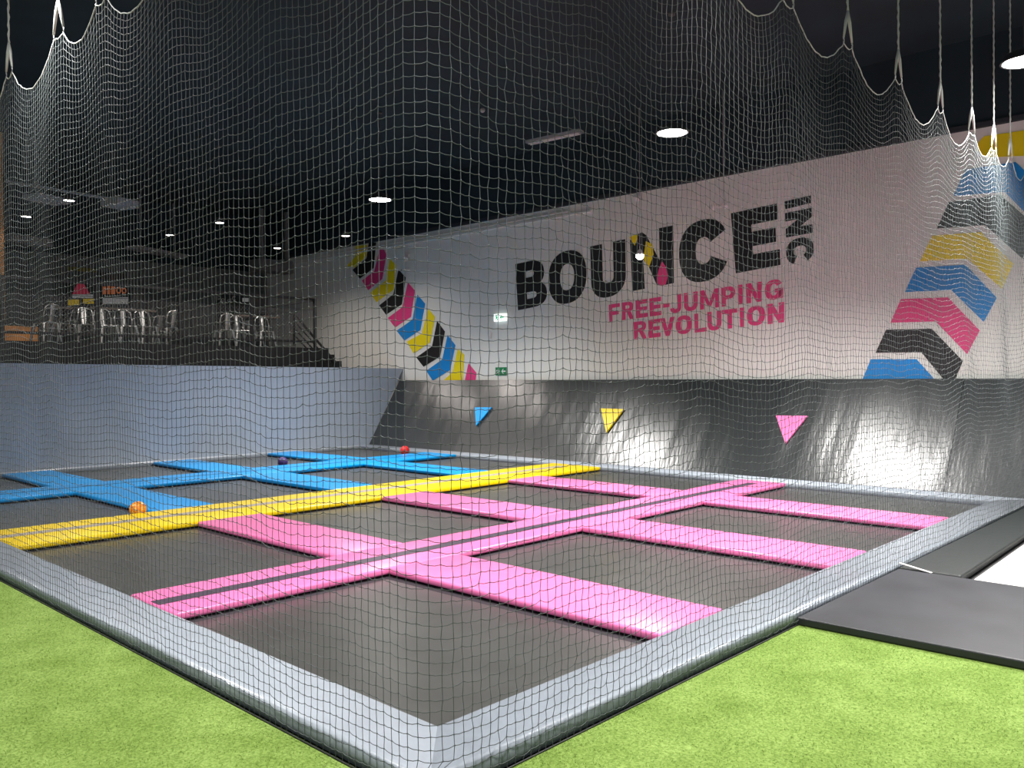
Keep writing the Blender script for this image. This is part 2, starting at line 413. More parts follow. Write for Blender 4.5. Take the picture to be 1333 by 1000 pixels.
# ------------------------------------------------------------------ wall lettering
WP = WX-.003
def wpt(px, py): return at(px, py, x=WP)
def strip(o, i): return [[o[k], o[k+1], i[k+1], i[k]] for k in range(len(o)-1)]
def arc(cx, cy, rx, ry, a0, a1, n=14, e=2.3):
    out = []
    for k in range(n+1):
        a = math.radians(a0+(a1-a0)*k/n); c, s = math.cos(a), math.sin(a)
        out.append((cx+rx*math.copysign(abs(c)**(2/e), c), cy+ry*math.copysign(abs(s)**(2/e), s)))
    return out
def glyph(ch, t=.30, h=.22):
    """t stem width, h bar height in a unit box; u right, v up"""
    R = lambda a, b_, c, d: [(a, b_), (c, b_), (c, d), (a, d)]
    if ch == 'I': return [R(0, 0, 1, 1)]
    if ch == '-': return [R(0, .38, 1, .60)]
    if ch == 'E': return [R(0, 0, t+.06, 1), R(t, 0, 1, h+.02), R(t, .39, .93, .39+h), R(t, 1-h-.02, .98, 1)]
    if ch == 'F': return [R(0, 0, t, 1), R(t, .37, .9, .37+h), R(t, 1-h, 1, 1)]
    if ch == 'L': return [R(0, 0, t, 1), R(t, 0, 1, h)]
    if ch == 'T': return [R(.5-t/2, 0, .5+t/2, 1-h+.01), R(0, 1-h, 1, 1)]
    if ch == 'V': return [[(0, 1), (t, 1), (.5+.02, .3), (.5+t*.45, 0), (.5-t*.45, 0)], [(1, 1), (1-t, 1), (.5-.02, .3), (.5-t*.45, 0), (.5+t*.45, 0)]]
    if ch == 'N': return [R(0, 0, t, 1), R(1-t, 0, 1, 1), [(0, 1), (t*1.02, 1), (1, 0), (1-t*1.02, 0)]]
    if ch == 'M': return [R(0, 0, t*.75, 1), R(1-t*.75, 0, 1, 1), [(0, 1), (t*.9, 1), (.5+t*.3, .12), (.5-t*.3, .12)], [(1, 1), (1-t*.9, 1), (.5-t*.3, .12), (.5+t*.3, .12)]]
    if ch == 'O': return strip(arc(.5, .5, .5, .5, 0, 360, 36), arc(.5, .5, .5-t, .5-h, 0, 360, 36))
    if ch == 'C': return strip(arc(.5, .5, .5, .5, 28, 332, 30), arc(.5, .5, .5-t, .5-h, 28, 332, 30))
    if ch == 'G': return strip(arc(.5, .5, .5, .5, 32, 338, 30), arc(.5, .5, .5-t, .5-h, 32, 338, 30)) + [R(.55, .36, 1, .54), R(1-t*.8, .04, 1, .5)]
    if ch == 'U': return [R(0, .35, t, 1), R(1-t, .35, 1, 1)] + strip(arc(.5, .36, .5, .36, 180, 360), arc(.5, .36, .5-t, .36-h, 180, 360))
    if ch == 'J': return [R(1-t*1.1, .3, 1, 1)] + strip(arc(.5, .31, .5, .31, 185, 360), arc(.5, .31, .5-t*1.1, .31-h, 185, 360))
    if ch in 'BPR':
        p = [R(0, 0, t, 1)]
        def bowl(v0, v1, ur, uc=.5):
            cv = (v0+v1)/2; ro = (v1-v0)/2
            return [R(t, v1-h*.92, uc, v1), R(t, v0, uc, v0+h*.92)] + strip(arc(uc, cv, ur-uc, ro, -90, 90, 12, 2.4), arc(uc, cv, ur-uc-t, max(.03, ro-h*.92), -90, 90, 12, 2.4))
        if ch == 'B': return p + bowl(.46, 1, .96, .52) + bowl(0, .54, 1.02, .54)
        if ch == 'P': return p + bowl(.36, 1, 1)
        return p + bowl(.42, 1, .98) + [[(.42, .44), (.42+t*1.0, .5), (1.04, 0), (1.04-t*1.1, 0)]]
def letter(ch, quad, m, parent, t=.30, h=.22):
    """quad = photo corners TL TR BR BL of the letter's box on the wall"""
    TL, TR, BR, BL = [wpt(*p) for p in quad]
    b = MB()
    for gi, poly in enumerate(glyph(ch, t, h)):
        pts = []
        for u, v in poly:
            p = (BL*(1-u)+BR*u)*(1-v) + (TL*(1-u)+TR*u)*v
            pts.append(p)
        b.prism(pts, (-.006-.0006*(gi if len(poly) and gi < 5 else 5), 0, 0))
    return part(b, 'letter', m, parent)
sign = tag(empty('wall_logo', tuple(wpt(850, 400))), 'large tilted black and pink lettering reading BOUNCE INC FREE-JUMPING REVOLUTION on the white wall', 'lettering')
K = M['mblack']
letter('B', [(671,344),(709,336),(712,396.5),(674.5,404)], K, sign, .34, .215)
letter('O', [(713.5,332.5),(763,320.5),(764,390),(715,400)], K, sign, .31, .25)
letter('U', [(768.5,321),(814,311.5),(815,381.5),(770.5,392)], K, sign, .34, .26)
letter('C', [(883,294),(947,278.5),(951,359),(885.5,373.5)], K, sign, .34, .28)
letter('E', [(951.6,278),(1012.8,265),(1016,345),(958,356)], K, sign, .36, .235)
letter('I', [(1056,254.4),(1056,264.3),(1022.7,272.4),(1021,262.5)], K, sign)
letter('N', [(1057,270.6),(1058,303),(1023.6,309.3),(1022,277.8)], K, sign, .34)
letter('C', [(1058.5,306),(1060.5,338.5),(1025,347.5),(1022.5,314)], K, sign, .30, .27)
def zp(ox, oy, sc, pts): return [(ox+x/sc, oy+y/sc) for x, y in pts]
def paint(pts, m, parent, name, dx=.006, off=0):
    b = MB(); b.prism([wpt(*p)-Vector((off, 0, 0)) for p in pts], (-dx, 0, 0)); return part(b, name, m, parent, tri=True)
# the N: two black stems, a diagonal of yellow, black and magenta leaves
nb = MB()
for pts in ([(820.3,312),(836,322),(839.5,376),(823.4,379)], [(858,297.2),(876.3,293.6),(877.3,368.5),(866,371),(859,340)]):
    nb.prism([wpt(*p) for p in pts], (-.006, 0, 0))
nb.prism([wpt(*p) for p in [(827,322),(831,304.5),(836,302.5),(841,306),(862,345),(868,369),(862,372),(855,371),(846,350)]], (-.005, 0, 0))
part(nb, 'letter', K, sign, tri=True)
paint([(819.5,309),(831,304.2),(826.5,320)], M['myellow'], sign, 'letter_leaf', .008)
paint([(841,314),(849.5,318),(851,331),(845,348.5),(838,337)], M['myellow'], sign, 'letter_leaf', .009)
paint([(862,340),(868,349),(869.8,359),(867,370),(861,372.5),(856.5,369),(855.5,361),(858,350)], M['mpink'], sign, 'letter_leaf', .009)
def word(txt, rng_, top, bot, m, t, h):
    """rng_ horizontal extents (zoomed pixels), top/bot line functions"""
    for ch, (a, c) in zip(txt, rng_):
        cv = lambda x, y: (780+x/5.127, 350+y/5.127)
        letter(ch, [cv(a, top(a)), cv(c, top(c)), cv(c, bot(c)), cv(a+4, bot(a))], m, sign, t if ch != 'M' else t*.85, h)
word('FREE-JUMPING', [(65,138),(150,230),(243,325),(335,415),(425,470),(472,548),(565,658),(672,800),(815,908),(925,957),(980,1085),(1105,1228)],
     lambda x: 240-(x-65)*.152, lambda x: 354-(x-75)*.135, M['mpink'], .31, .21)
word('REVOLUTION', [(230,315),(328,410),(408,505),(510,620),(635,718),(722,815),(820,922),(938,968),(985,1108),(1122,1235)],
     lambda x: 356-(x-230)*.134, lambda x: 474-(x-235)*.118, M['mpink'], .31, .21)

# painted chevrons
lm = tag(empty('chevron_mural', tuple(wpt(540, 430))), 'slanting column of small coloured chevrons painted at the left end of the white wall', 'mural')
A = lambda pts: zp(440, 310, 5.265, pts)
for m_, pts in [('myellow', [(60,192),(118,130),(120,55),(200,45),(195,122),(118,200)]), ('mblack', [(100,218),(195,140),(212,30),(262,30),(245,205),(150,278)]),
    ('mpink', [(165,292),(250,225),(285,80),(318,80),(332,115),(305,280),(208,358)]), ('myellow', [(220,375),(330,290),(355,145),(400,185),(380,355),(265,440)]),
    ('mblack', [(283,462),(380,385),(415,215),(465,270),(438,455),(330,525)]), ('mpink', [(342,548),(440,475),(480,305),(528,360),(500,540),(392,612)]),
    ('mblue', [(402,635),(510,560),(545,388),(598,450),(565,630),(455,702)]), ('myellow', [(472,710),(575,655),(620,485),(665,540),(632,715),(518,790)]),
    ('mblack', [(537,818),(645,742),(680,568),(733,640),(700,812),(587,882)]), ('mblue', [(605,910),(715,832),(752,665),(805,735),(768,905),(655,974),(648,974)]),
    ('myellow', [(725,974),(785,920),(822,760),(865,800),(855,974)]), ('mpink', [(870,976),(895,858),(950,925),(943,976)])]:
    paint(A(pts), M[m_], lm, 'chevron')
rm = tag(empty('chevron_mural', tuple(wpt(1250, 350))), 'column of large coloured chevrons painted at the right end of the white wall', 'mural')
A = lambda pts: zp(1110, 160, 2.941, pts)
for m_, pts in [('mblack', [(322,405),(368,305),(565,275),(700,395),(650,520),(508,392)]), ('myellow', [(258,530),(305,432),(490,418),(615,540),(572,635),(440,520)]),
    ('mblue', [(200,648),(243,555),(432,543),(552,670),(502,762),(378,640)]), ('mpink', [(145,765),(185,675),(365,668),(487,795),(438,885),(318,760)]),
    ('mblack', [(88,880),(128,792),(303,788),(422,912),(392,984),(350,984),(263,878)]), ('mblue', [(37,984),(70,905),(245,905),(316,984)])]:
    paint(A(pts), M[m_], rm, 'chevron')
paint([(1241.5,255),(1257,221),(1322,211),(1390,275),(1372,315),(1308,250)], M['mblue'], rm, 'chevron')
paint([(1274,185),(1281,177.5),(1345,168),(1400,210),(1385,245),(1333,203),(1284,205),(1272,196)], M['myellow'], rm, 'chevron')

# ------------------------------------------------------------------ small things on the white wall
def exit_sign(cx, cy, w, h, face, fig, label, deep):
    c = wpt(cx, cy); t = tag(empty('exit_sign', tuple(c)), label, 'sign', None)
    hw, hh_ = w/2, h/2
    b = MB(); b.box(WX-deep, WX-.001, c.y-hw, c.y+hw, c.z-hh_, c.z+hh_); part(b, 'sign_box', M[face], t)
    x = WX-deep
    def pl(pts):   # u to the right in the photo = -y
        b2.prism([(x-.001, c.y-(u-.5)*w, c.z+(v-.5)*h) for u, v in pts], (-.004, 0, 0))
    b2 = MB()
    pl([(.55,.5),(.70,.80),(.76,.80),(.66,.58),(.93,.58),(.93,.42),(.66,.42),(.76,.2),(.70,.2)])
    part(b2, 'arrow', M[fig], t, tri=True)
    b2 = MB(); pl([(.25,.72),(.31,.72),(.33,.8),(.29,.9),(.23,.88),(.21,.8)]); pl([(.20,.68),(.30,.70),(.36,.56),(.42,.52),(.41,.47),(.33,.50),(.30,.42),(.36,.28),(.34,.12),(.29,.12),(.29,.27),(.24,.36),(.18,.22),(.08,.20),(.08,.27),(.15,.30),(.20,.46),(.22,.58),(.14,.58),(.10,.47),(.06,.49),(.11,.66)])
    part(b2, 'running_figure', M[fig], t, tri=True)
exit_sign(652.5, 413.5, .36, .17, 'signlit', 'greenlit', 'lit white exit sign with green running figure on the white wall', .07)
exit_sign(652.5, 483.5, .36, .19, 'green', 'plastic', 'green exit sign with white running figure just above the ramp', .015)
c = wpt(638.5, 436)
b = MB(); b.box(WX-.05, WX+.002, c.y-.035, c.y+.035, c.z-.08, c.z+.06); tag(b.build('call_point', M['plastic'], bevel=.01), 'tiny white box on the wall below the lit exit sign', 'wall box')
for (px, py, lb) in [(532, 336, 'small white wall sensor near the left chevrons'), (833, 257, 'small white wall sensor at the top of the white wall above the lettering')]:
    c = wpt(px, py); t = tag(empty('wall_sensor', tuple(c)), lb, 'sensor')
    b = MB(); b.box(WX-.06, WX, c.y-.05, c.y+.05, c.z-.0, c.z+.10); part(b, 'bracket', M['plastic'], t, bevel=.008)
    b = MB(); b.sphere((WX-.10, c.y, c.z-.03), .07, 10); part(b, 'dome', M['plastic'], t, smooth=True)
c = wpt(533, 351); t = tag(empty('security_camera', tuple(c)), 'small white security camera under the sensor near the left chevrons', 'camera')
b = MB(); b.box(WX-.05, WX, c.y-.03, c.y+.03, c.z-.03, c.z+.03); part(b, 'mount', M['plastic'], t)
b = MB(); b.tube([(WX-.05, c.y, c.z), (WX-.22, c.y+.06, c.z-.03)], .035, 10); cb = part(b, 'camera_body', M['plastic'], t, smooth=True)
b = MB(); b.tube([(WX-.221, c.y+.061, c.z-.03), (WX-.226, c.y+.063, c.z-.031)], .027, 10); part(b, 'camera_lens', M['black'], cb)
# twin spot hanging on a rod
c = at(938, 268, x=10.9); t = tag(empty('emergency_light', (c.x, c.y, CEIL)), 'twin-headed emergency light hanging on a thin rod before the white wall', 'lamp')
b = MB(); b.tube([(c.x, c.y-.06, CEIL), (c.x, c.y-.06, c.z+.04)], .008, 6); part(b, 'rod', M['duct'], t)
b = MB(); b.box(c.x-.04, c.x+.04, c.y-.12, c.y+.08, c.z-.02, c.z+.04); part(b, 'battery_box', M['plastic'], t, bevel=.005)
for s in (-.13, .10):
    b = MB(); b.tube([(c.x-.02, c.y+s, c.z), (c.x-.09, c.y+s*1.1, c.z-.03)], [.03, .055], 12); part(b, 'spot_head', M['plastic'], t, smooth=True)

# ------------------------------------------------------------------ lamps
def lamp(x, y, r, lens, label, group, drop=CEIL-5.12, watts=900, size=142, tint=(1, .97, .93)):
    t = tag(empty('ceiling_lamp', (x, y, CEIL)), label, 'lamp', group)
    z = CEIL-drop
    b = MB(); b.lathe([(.001, .13), (r*.45, .12), (r*.8, .09), (r*1.08, .012), (r*1.12, -.004), (r*1.03, -.008), (r*1.0, .006), (.001, .006)], 28, (x, y, z))
    ho = part(b, 'housing', M['house'], t, smooth=False)
    b = MB(); b.tube([(x, y, z+.12), (x, y, CEIL)], .008, 8); b.lathe([(.001, -.03), (.05, -.03), (.05, 0)], 16, (x, y, CEIL)); part(b, 'stem', M['house'], t)
    b = MB(); b.lathe([(.001, -.002), (r*.98, -.002)], 28, (x, y, z)); part(b, 'lens', lens, ho)
    ld = bpy.data.lights.new('lamp_light', 'SPOT'); ld.energy = watts; ld.spot_size = math.radians(size); ld.spot_blend = 1; ld.shadow_soft_size = r*.85; ld.color = tint
    lo = bpy.data.objects.new('lamp_light', ld); col.objects.link(lo); lo.parent = t; lo.location = (0, 0, z-r*.9-.02-CEIL)
ZL = 5.12
big = [((875,173), 'bright round ceiling lamp above the black lettering'), ((495,260), 'bright round ceiling lamp above the left chevrons'), ((1333,80), 'very bright round ceiling lamp cut by the right edge of the photo')]
for (q, lb) in big:
    p = at(*q, z=ZL); lamp(p.x, p.y, .21, M['lens'], lb, 'bright round ceiling lamps', watts=1350, size=137)
small = [((286,290), 'small ceiling lamp left of the bright one, above the railing corner'), ((450,307), 'small ceiling lamp just above the topmost left chevrons'), ((361,323), 'small ceiling lamp above the end of the mezzanine railing'),
         ((90,261), 'small ceiling lamp under the pale duct at top left'), ((34,282), 'small ceiling lamp nearest the left edge'), ((221,306), 'small ceiling lamp above the middle of the mezzanine')]
for (q, lb) in small:
    p = at(*q, z=ZL); lamp(p.x, p.y, .095, M['lens_small'], lb, 'small ceiling lamps above the mezzanine', watts=(170 if q in ((450,307), (361,323)) else 170), size=150, tint=(1, .9, .84))
# unseen lamps above and behind the camera; last one added to light the left
for k, (x, y) in enumerate([(-.95, 3.9), (3.6, -3.3), (1.5, .9), (-2.0, -1.7), (6.5, -1.55), (-1.0, 8.2)]):
    lamp(x, y, .21, M['lens'], 'unseen round ceiling lamp above the near part of the hall, outside the photo', 'ceiling lamps outside the photo', watts=[520, 900, 900, 700, 800, 650][k])
# pendant in front of the N
p = at(833, 333, x=10.6); t = tag(empty('pendant_lamp', (p.x, p.y, CEIL)), 'small bright hanging lamp in front of the letter N', 'lamp')
b = MB(); b.tube([(p.x, p.y, CEIL), (p.x, p.y, p.z+.10)], .006, 6); part(b, 'cord', M['duct'], t)
b = MB(); b.lathe([(.02, .12), (.05, .09), (.075, .03), (.078, .02)], 20, tuple(p)); part(b, 'cap', M['plastic'], t, smooth=True)
b = MB(); b.sphere(tuple(p), .078, 12); part(b, 'bulb', mat('bulb_glass', (255, 255, 255), .3, emit=((255, 252, 244), 8)), t, smooth=True)
# unlit fluorescent batten
a = at(687, 187, z=CEIL-.05); c = at(757, 172, z=CEIL-.05); t = tag(empty('fluorescent_batten', tuple((a+c)/2)), 'unlit grey fluorescent batten on the black ceiling', 'lamp')
a.z = c.z = CEIL-.029; b = MB(); b.bar(a, c, .19, .06); part(b, 'batten_body', M['duct'], t)
d = (c-a).normalized(); n = d.cross(Vector((0,0,1)))
for s in (-.04, .04):
    b = MB(); b.tube([a+n*s+d*.05-Vector((0,0,.045)), c+n*s-d*.05-Vector((0,0,.045))], .014, 8); part(b, 'tube', M['plastic'], t)
# small sensor on ceiling
p = at(628, 144, z=CEIL-.04); b = MB(); b.sphere((p.x, p.y, CEIL-.03), .05, 8); tag(b.build('smoke_detector', M['duct'], smooth=True), 'small round detector on the black ceiling left of the batten', 'detector')
# ducts over the mezzanine
def duct(q0, q1, w, h, z, label):
    a = at(*q0, z=z); c = at(*q1, z=z); b = MB(); b.bar(a, c, w, h)
    t = tag(empty('duct', (a.x, a.y, CEIL)), label, 'duct', 'pale ducts over the mezzanine'); part(b, 'duct_run', M['duct'], t, bevel=.01)
    for f in (.15, .85):
        q = a.lerp(c, f); b = MB(); b.tube([(q.x, q.y, z), (q.x, q.y, CEIL)], .01, 6); part(b, 'hanger_rod', M['duct'], t)
duct((8,236), (172,264), .10, .05, 5.75, 'long thin pale duct running across the ceiling at top left')
duct((40,255), (82,264), .5, .10, 5.4, 'pale flat duct left of a small ceiling lamp')
duct((142,262), (170,268), .5, .16, 5.4, 'pale boxy duct at the right end of the long thin one')
duct((172,322), (235,334), .45, .10, 5.3, 'pale low duct over the middle tables')
duct((4,310), (60,318), .6, .22, 5.3, 'wide dim duct low at the left edge')

# ------------------------------------------------------------------ mezzanine
MF = 2.50
b = MB(); b.box(-6, 10.25, 16.0, 21.19, -.12, MF); b.box(-6, 10.35, LY+.31, 16.0, -.12, 1.92)
tag(b.build('mezzanine_platform', M['black']), 'black raised platform behind the grey padded wall, carrying tables and chairs', 'platform')
b = MB(); b.box(-1, at(50, 430, y=18.6).x, 18.6, 19.4, MF, MF+.45) 
tag(b.build('wooden_bench', M['wood'], bevel=.01), 'low plywood bench on the platform at the left edge', 'bench')
b = MB(); b.box(2.3, at(5, 300, y=16.4).x, 16.4, 16.6, MF, CEIL); tag(b.build('wooden_post', M['wood']), 'orange plywood post at the left edge of the photo', 'post')
# stair flight beyond the platform edge
t = tag(empty('staircase', (10.8, 16.3, 0)), 'black stairs going down beside the white wall', 'stairs')
for k in range(4):
    b = MB(); b.box(10.25+.22*k, 10.47+.22*k, 16.02, 17.0, -.12, MF-.17*(k+1)); part(b, 'step', M['black'], t)
# front railing
RY = 16.05
def rail_at(px, py): return at(px, py, y=RY)
t = tag(empty('railing', (6, RY, MF)), 'long black wire-mesh railing along the front of the platform', 'railing')
x0r, x1r = -3.0, 9.87
b = MB(); b.bar((x0r, RY, 3.80), (x1r, RY, 3.78), .06, .06); part(b, 'top_rail', M['rail'], t)
b = MB(); b.bar((x0r, RY, 2.68), (x1r, RY, 2.66), .055, .055); part(b, 'bottom_rail', M['rail'], t)
for k in range(8):
    x = x1r-k*1.838; b = MB(); b.bar((x, RY, MF), (x, RY, 3.80), .065, .065); part(b, 'post', M['rail'], t)
b = MB(); zz0, zz1 = 2.68, 3.5; s = .085
k = x0r
while k < x1r:
    for sg in (1, -1):
        a = Vector((k, RY, zz0)); c = Vector((k+sg*(zz1-zz0), RY, zz1))
        if x0r < c.x < x1r: b.bar(a, c, .003, .003)
    k += s
part(b, 'wire_mesh', M['duct'] if False else M['grey'], t)
b = MB(); b.bar((x0r, RY, 3.5), (x1r, RY, 3.5), .012, .012); part(b, 'mesh_wire', M['rail'], t)
# stair rail
t = tag(empty('stair_railing', (10.1, 16.0, MF)), 'black stair handrail with parallel sloping bars beside the white wall', 'railing')
b = MB(); b.bar(at(411,391,y=16.0), at(338,402,y=17.6), .04); part(b, 'return_rail', M['rail'], t)
b = MB(); b.bar(at(383,409,y=16.9), at(383,450,y=16.9), .05); part(b, 'post', M['rail'], t)
for k in range(4):
    a = at(383, 409+k*9, y=16.9); c = at(437-k*7, 472, y=15.9)
    b = MB(); b.bar(a, c, .055 if k == 0 else .03); part(b, 'sloping_bar', M['rail'], t)
b = MB(); b.bar(at(338,405,y=16.9), at(383,409,y=16.9), .03); part(b, 'upper_bar', M['rail'], t)

# metal chairs
def make_chair():
    t = empty('metal_chair')
    b = MB(); b.box(-.18, .18, -.18, .18, .44, .455); lpart(b, 'seat', M['metal'], t, bevel=.007)
    for sx in (-1, 1):
        for sy in (-1, 1):
            b = MB(); b.tube([(sx*.16, sy*.16, .445), (sx*.22, sy*.23, 0)], [.038, .020], 6); lpart(b, 'leg', M['metal'], t)
    b = MB()
    for s in (-1, 1):
        b.tube([(s*.18, -.17, .44), (s*.20, -.21, .62), (s*.17, -.25, .80), (s*.09, -.26, .85), (0, -.262, .86)], .015, 6)
    lpart(b, 'back_frame', M['metal'], t, smooth=True)
    b = MB()
    pts = []
    for k in range(5): pts.append((-.045+.0225*k, -.17-.012*math.sin(PI*k/4), .45))
    vs = [(x, y, .45) for x, y, z in pts]+[(x*1.3, y-.09, .85) for x, y, z in pts]
    b.add(vs, [(k, k+1, k+6, k+5) for k in range(4)]); b.add([(v[0], v[1]-.004, v[2]) for v in vs], [(k, k+1, k+6, k+5) for k in range(4)])
    lpart(b, 'backrest', M['metal'], t)
    return t
proto = make_chair(); first = True
chairs = [((60,447), 17.2, .3, 'curved-back metal chair standing alone at the far left of the platform'), ((84,447), 17.3, 1.6, 'metal chair just right of the leftmost chair'),
  ((112,448), 17.2, 3.0, 'metal chair at the left end of the long brown table'), ((139,449), 17.2, 3.2, 'metal chair in front of the long brown table, left of its middle'),
  ((165,449), 17.2, 3.1, 'metal chair in front of the long brown table, right of its middle'), ((191,449), 17.2, 3.2, 'metal chair at the right end of the long brown table'),
  ((219,450), 17.2, .2, 'metal chair right of the long brown table, back to the front'), ((203,445), 18.9, .1, 'metal chair behind the right end of the long brown table'),
  ((292,452), 17.2, -.1, 'metal chair under the left end of the chalkboard'), ((313,452), 17.2, 3.1, 'metal chair before the middle of the chalkboard'),
  ((330,452), 18.8, 3.3, 'metal chair before the right half of the chalkboard'), ((345,452), 17.2, 3.0, 'metal chair at the right end, nearest the stairs')]
for (px, py), y, rz, lb in chairs:
    p = at(px, py, y=y); o = proto if first else copy_tree(proto); first = False
    o.location = (p.x, y, MF); o.rotation_euler = (0, 0, rz)
    tag(o, lb, 'chair', 'metal chairs on the platform')
def table(p0, p1, y, w, label):
    x0 = at(p0, 405, y=y).x; x1 = at(p1, 405, y=y).x
    t = tag(empty('cafe_table', ((x0+x1)/2, y, MF)), label, 'table', 'tables on the platform')
    b = MB(); b.box(x0, x1, y-w/2, y+w/2, MF+.86, MF+.91); part(b, 'tabletop', M['brown'], t, bevel=.006)
    for x in (x0+.12, x1-.12):
        b = MB(); b.box(x-.03, x+.03, y-.25, y+.25, MF, MF+.03); b.box(x-.03, x+.03, y-.03, y+.03, MF+.03, MF+.86); part(b, 'leg', M['rail'], t)
table(112, 196, 18.0, .7, 'long brown table on the platform below the bright posters')
table(300, 356, 18.0, .7, 'brown table on the platform in front of the chalkboard')
table(66, 92, 18.35, .5, 'small brown table behind the leftmost metal chairs')

# posters and boards on the back wall of the mezzanine
BY = 21.183
def board(q0, q1, m, name, label, cat, y=BY, th=.03):
    a = at(*q0, y=y); c = at(*q1, y=y)
    t = tag(empty(name, ((a.x+c.x)/2, y, min(a.z, c.z))), label, cat)
    b = MB(); b.box(min(a.x, c.x), max(a.x, c.x), y-th, y+.015, min(a.z, c.z), max(a.z, c.z)); part(b, 'board', M[m], t)
    return t
def onb(t, polys, m, name, y=BY-.032):
    b = MB()
    for pts in polys: b.prism([at(px, py, y=y) for px, py in pts], (0, -.004, 0))
    part(b, name, M[m], t, tri=True)
R4 = lambda a, b_, c, d: [(a, b_), (c, b_), (c, d), (a, d)]
t = board((84, 366), (124, 401), 'board', 'menu_screen', 'dark screen with a pink triangle and yellow blocks on the back wall', 'screen')
onb(t, [[(94, 383), (101, 368), (109, 369), (117, 383)]], 'scr_pink', 'pink_shape')
onb(t, [R4(94, 383.5, 121, 388)], 'scr_white', 'white_band'); onb(t, [R4(88, 390, 103, 397.5), R4(108, 389, 122, 395.5)], 'scr_yellow', 'yellow_block')
t = board((129, 368), (170, 398), 'board', 'menu_screen', 'dark screen with orange figures over a pale band on the back wall', 'screen')
onb(t, [R4(134, 373, 138, 383), R4(139.5, 372, 143, 383), R4(144.5, 373, 150, 383)], 'scr_orange', 'orange_block')
def ring(cx, cy, rx, ry, k=.55, n=14):
    o = [(cx+rx*math.cos(2*PI*i/n), cy+ry*math.sin(2*PI*i/n)) for i in range(n+1)]
    return [[o[i], o[i+1], (cx+(o[i+1][0]-cx)*k, cy+(o[i+1][1]-cy)*k), (cx+(o[i][0]-cx)*k, cy+(o[i][1]-cy)*k)] for i in range(n)]
onb(t, ring(154.5, 378, 3.5, 4.5)+ring(161.5, 378.5, 3, 4), 'scr_orange', 'orange_ring')
onb(t, [R4(134, 388, 146, 396), R4(147, 387, 167, 396)], 'scr_white', 'pale_band')
board((88, 347), (125, 355), 'olive', 'sign_panel', 'narrow olive yellow panel above the bright screens', 'sign')
board((171, 377), (187, 402), 'grey', 'wall_panel', 'plain grey panel right of the bright screens', 'panel')
board((130, 354), (164, 366), 'brown', 'wall_panel', 'dim brown panel above the orange screen', 'panel')
t = board((278, 381), (353, 426), 'board', 'chalkboard', 'chalkboard with white lettering and pale sheets beside the stairs', 'board')
onb(t, [R4(278, 383, 279.2, 424)], 'chalk', 'white_edge')
onb(t, ring(285, 387.5, 2.3, 2.6), 'chalk', 'chalk_letter')
onb(t, [R4(283, 384.5, 284, 391)], 'chalk', 'chalk_letter')
onb(t, ring(290, 390.5, 2.2, 2)+ring(291, 394.5, 2.6, 2.3), 'chalk', 'chalk_letter')
onb(t, ring(298, 391.5, 2.2, 2.4)+[R4(299.8, 388.5, 301, 394.5)], 'chalk', 'chalk_letter')
onb(t, ring(305, 388.5, 3, 3)[2:12], 'chalk', 'chalk_letter')
onb(t, [R4(315.5, 388, 323.5, 393)], 'scr_white', 'paper_sheet'); onb(t, [R4(326, 388, 351, 409)], 'grey', 'grey_sheet'); onb(t, [R4(337, 403.5, 340.5, 409), R4(328,401,334,409)], 'chalk', 'paper_sheet')
# low bulkhead and dark column beside the white wall
a = at(338, 336, y=19.6); c = at(394, 357, y=19.6)
b = MB(); c.x = min(c.x, WX-.02); b.box(a.x, c.x, 19.6, 20.2, c.z, a.z); b.box(a.x+.1, a.x+.2, 19.7, 19.8, a.z, CEIL); b.box(c.x-.2, c.x-.1, 19.7, 19.8, a.z, CEIL)
tag(b.build('bulkhead', M['grey']), 'dim grey hanging bulkhead left of the white wall', 'bulkhead')

# ------------------------------------------------------------------ safety net
CELL = .053
HZ = 4.32           # height of the hanging points
ZB = TURF+.004
# path: left run at x = NP from y = 8 to the corner, right run at y = NP to x = 10.2
NP = -.425; RC = .18
LLEN = 8.0-(NP+RC); ARC = RC*PI/2; RLEN = 10.25-(NP+RC)
def path(s):
    """position and outward normal of the net's foot line"""
    if s < LLEN: return Vector((NP, 8.0-s, 0)), Vector((-1, 0, 0))
    if s < LLEN+ARC:
        a = PI+(s-LLEN)/RC; return Vector((NP+RC+RC*math.cos(a), NP+RC+RC*math.sin(a), 0)), Vector((math.cos(a), math.sin(a), 0))
    return Vector((NP+RC+s-LLEN-ARC, NP, 0)), Vector((0, -1, 0))
hang_s = [8.0-y for y in (7.2, 6.1, 5.0, 3.80, 2.97, 1.9, .8)] + [LLEN+ARC/2] + [LLEN+ARC+(x-NP-RC) for x in (.75, 1.85, 2.95, 4.0, 5.12, 6.29, 7.38, 8.24, 9.0, 9.85)]
HW = .085
def sag(s):
    prev = None
    pts = sorted([h-HW for h in hang_s]+[h+HW for h in hang_s])
    if s <= pts[0]: return min(.25, (pts[0]-s)*.5)
    if s >= pts[-1]: return min(.2, (s-pts[-1])*.5)
    for a, c in zip(pts, pts[1:]):
        if a <= s <= c:
            u = (s-a)/(c-a); w = c-a
            return min(.26, w*.26 if w > .3 else w*.22)*4*u*(1-u)
NC = int((LLEN+ARC+RLEN)/CELL); NR = int((HZ-ZB)/CELL)
TOT = LLEN+ARC+RLEN
S0 = np.linspace(0, TOT, NC+1)
sg = np.array([sag(s) for s in S0])
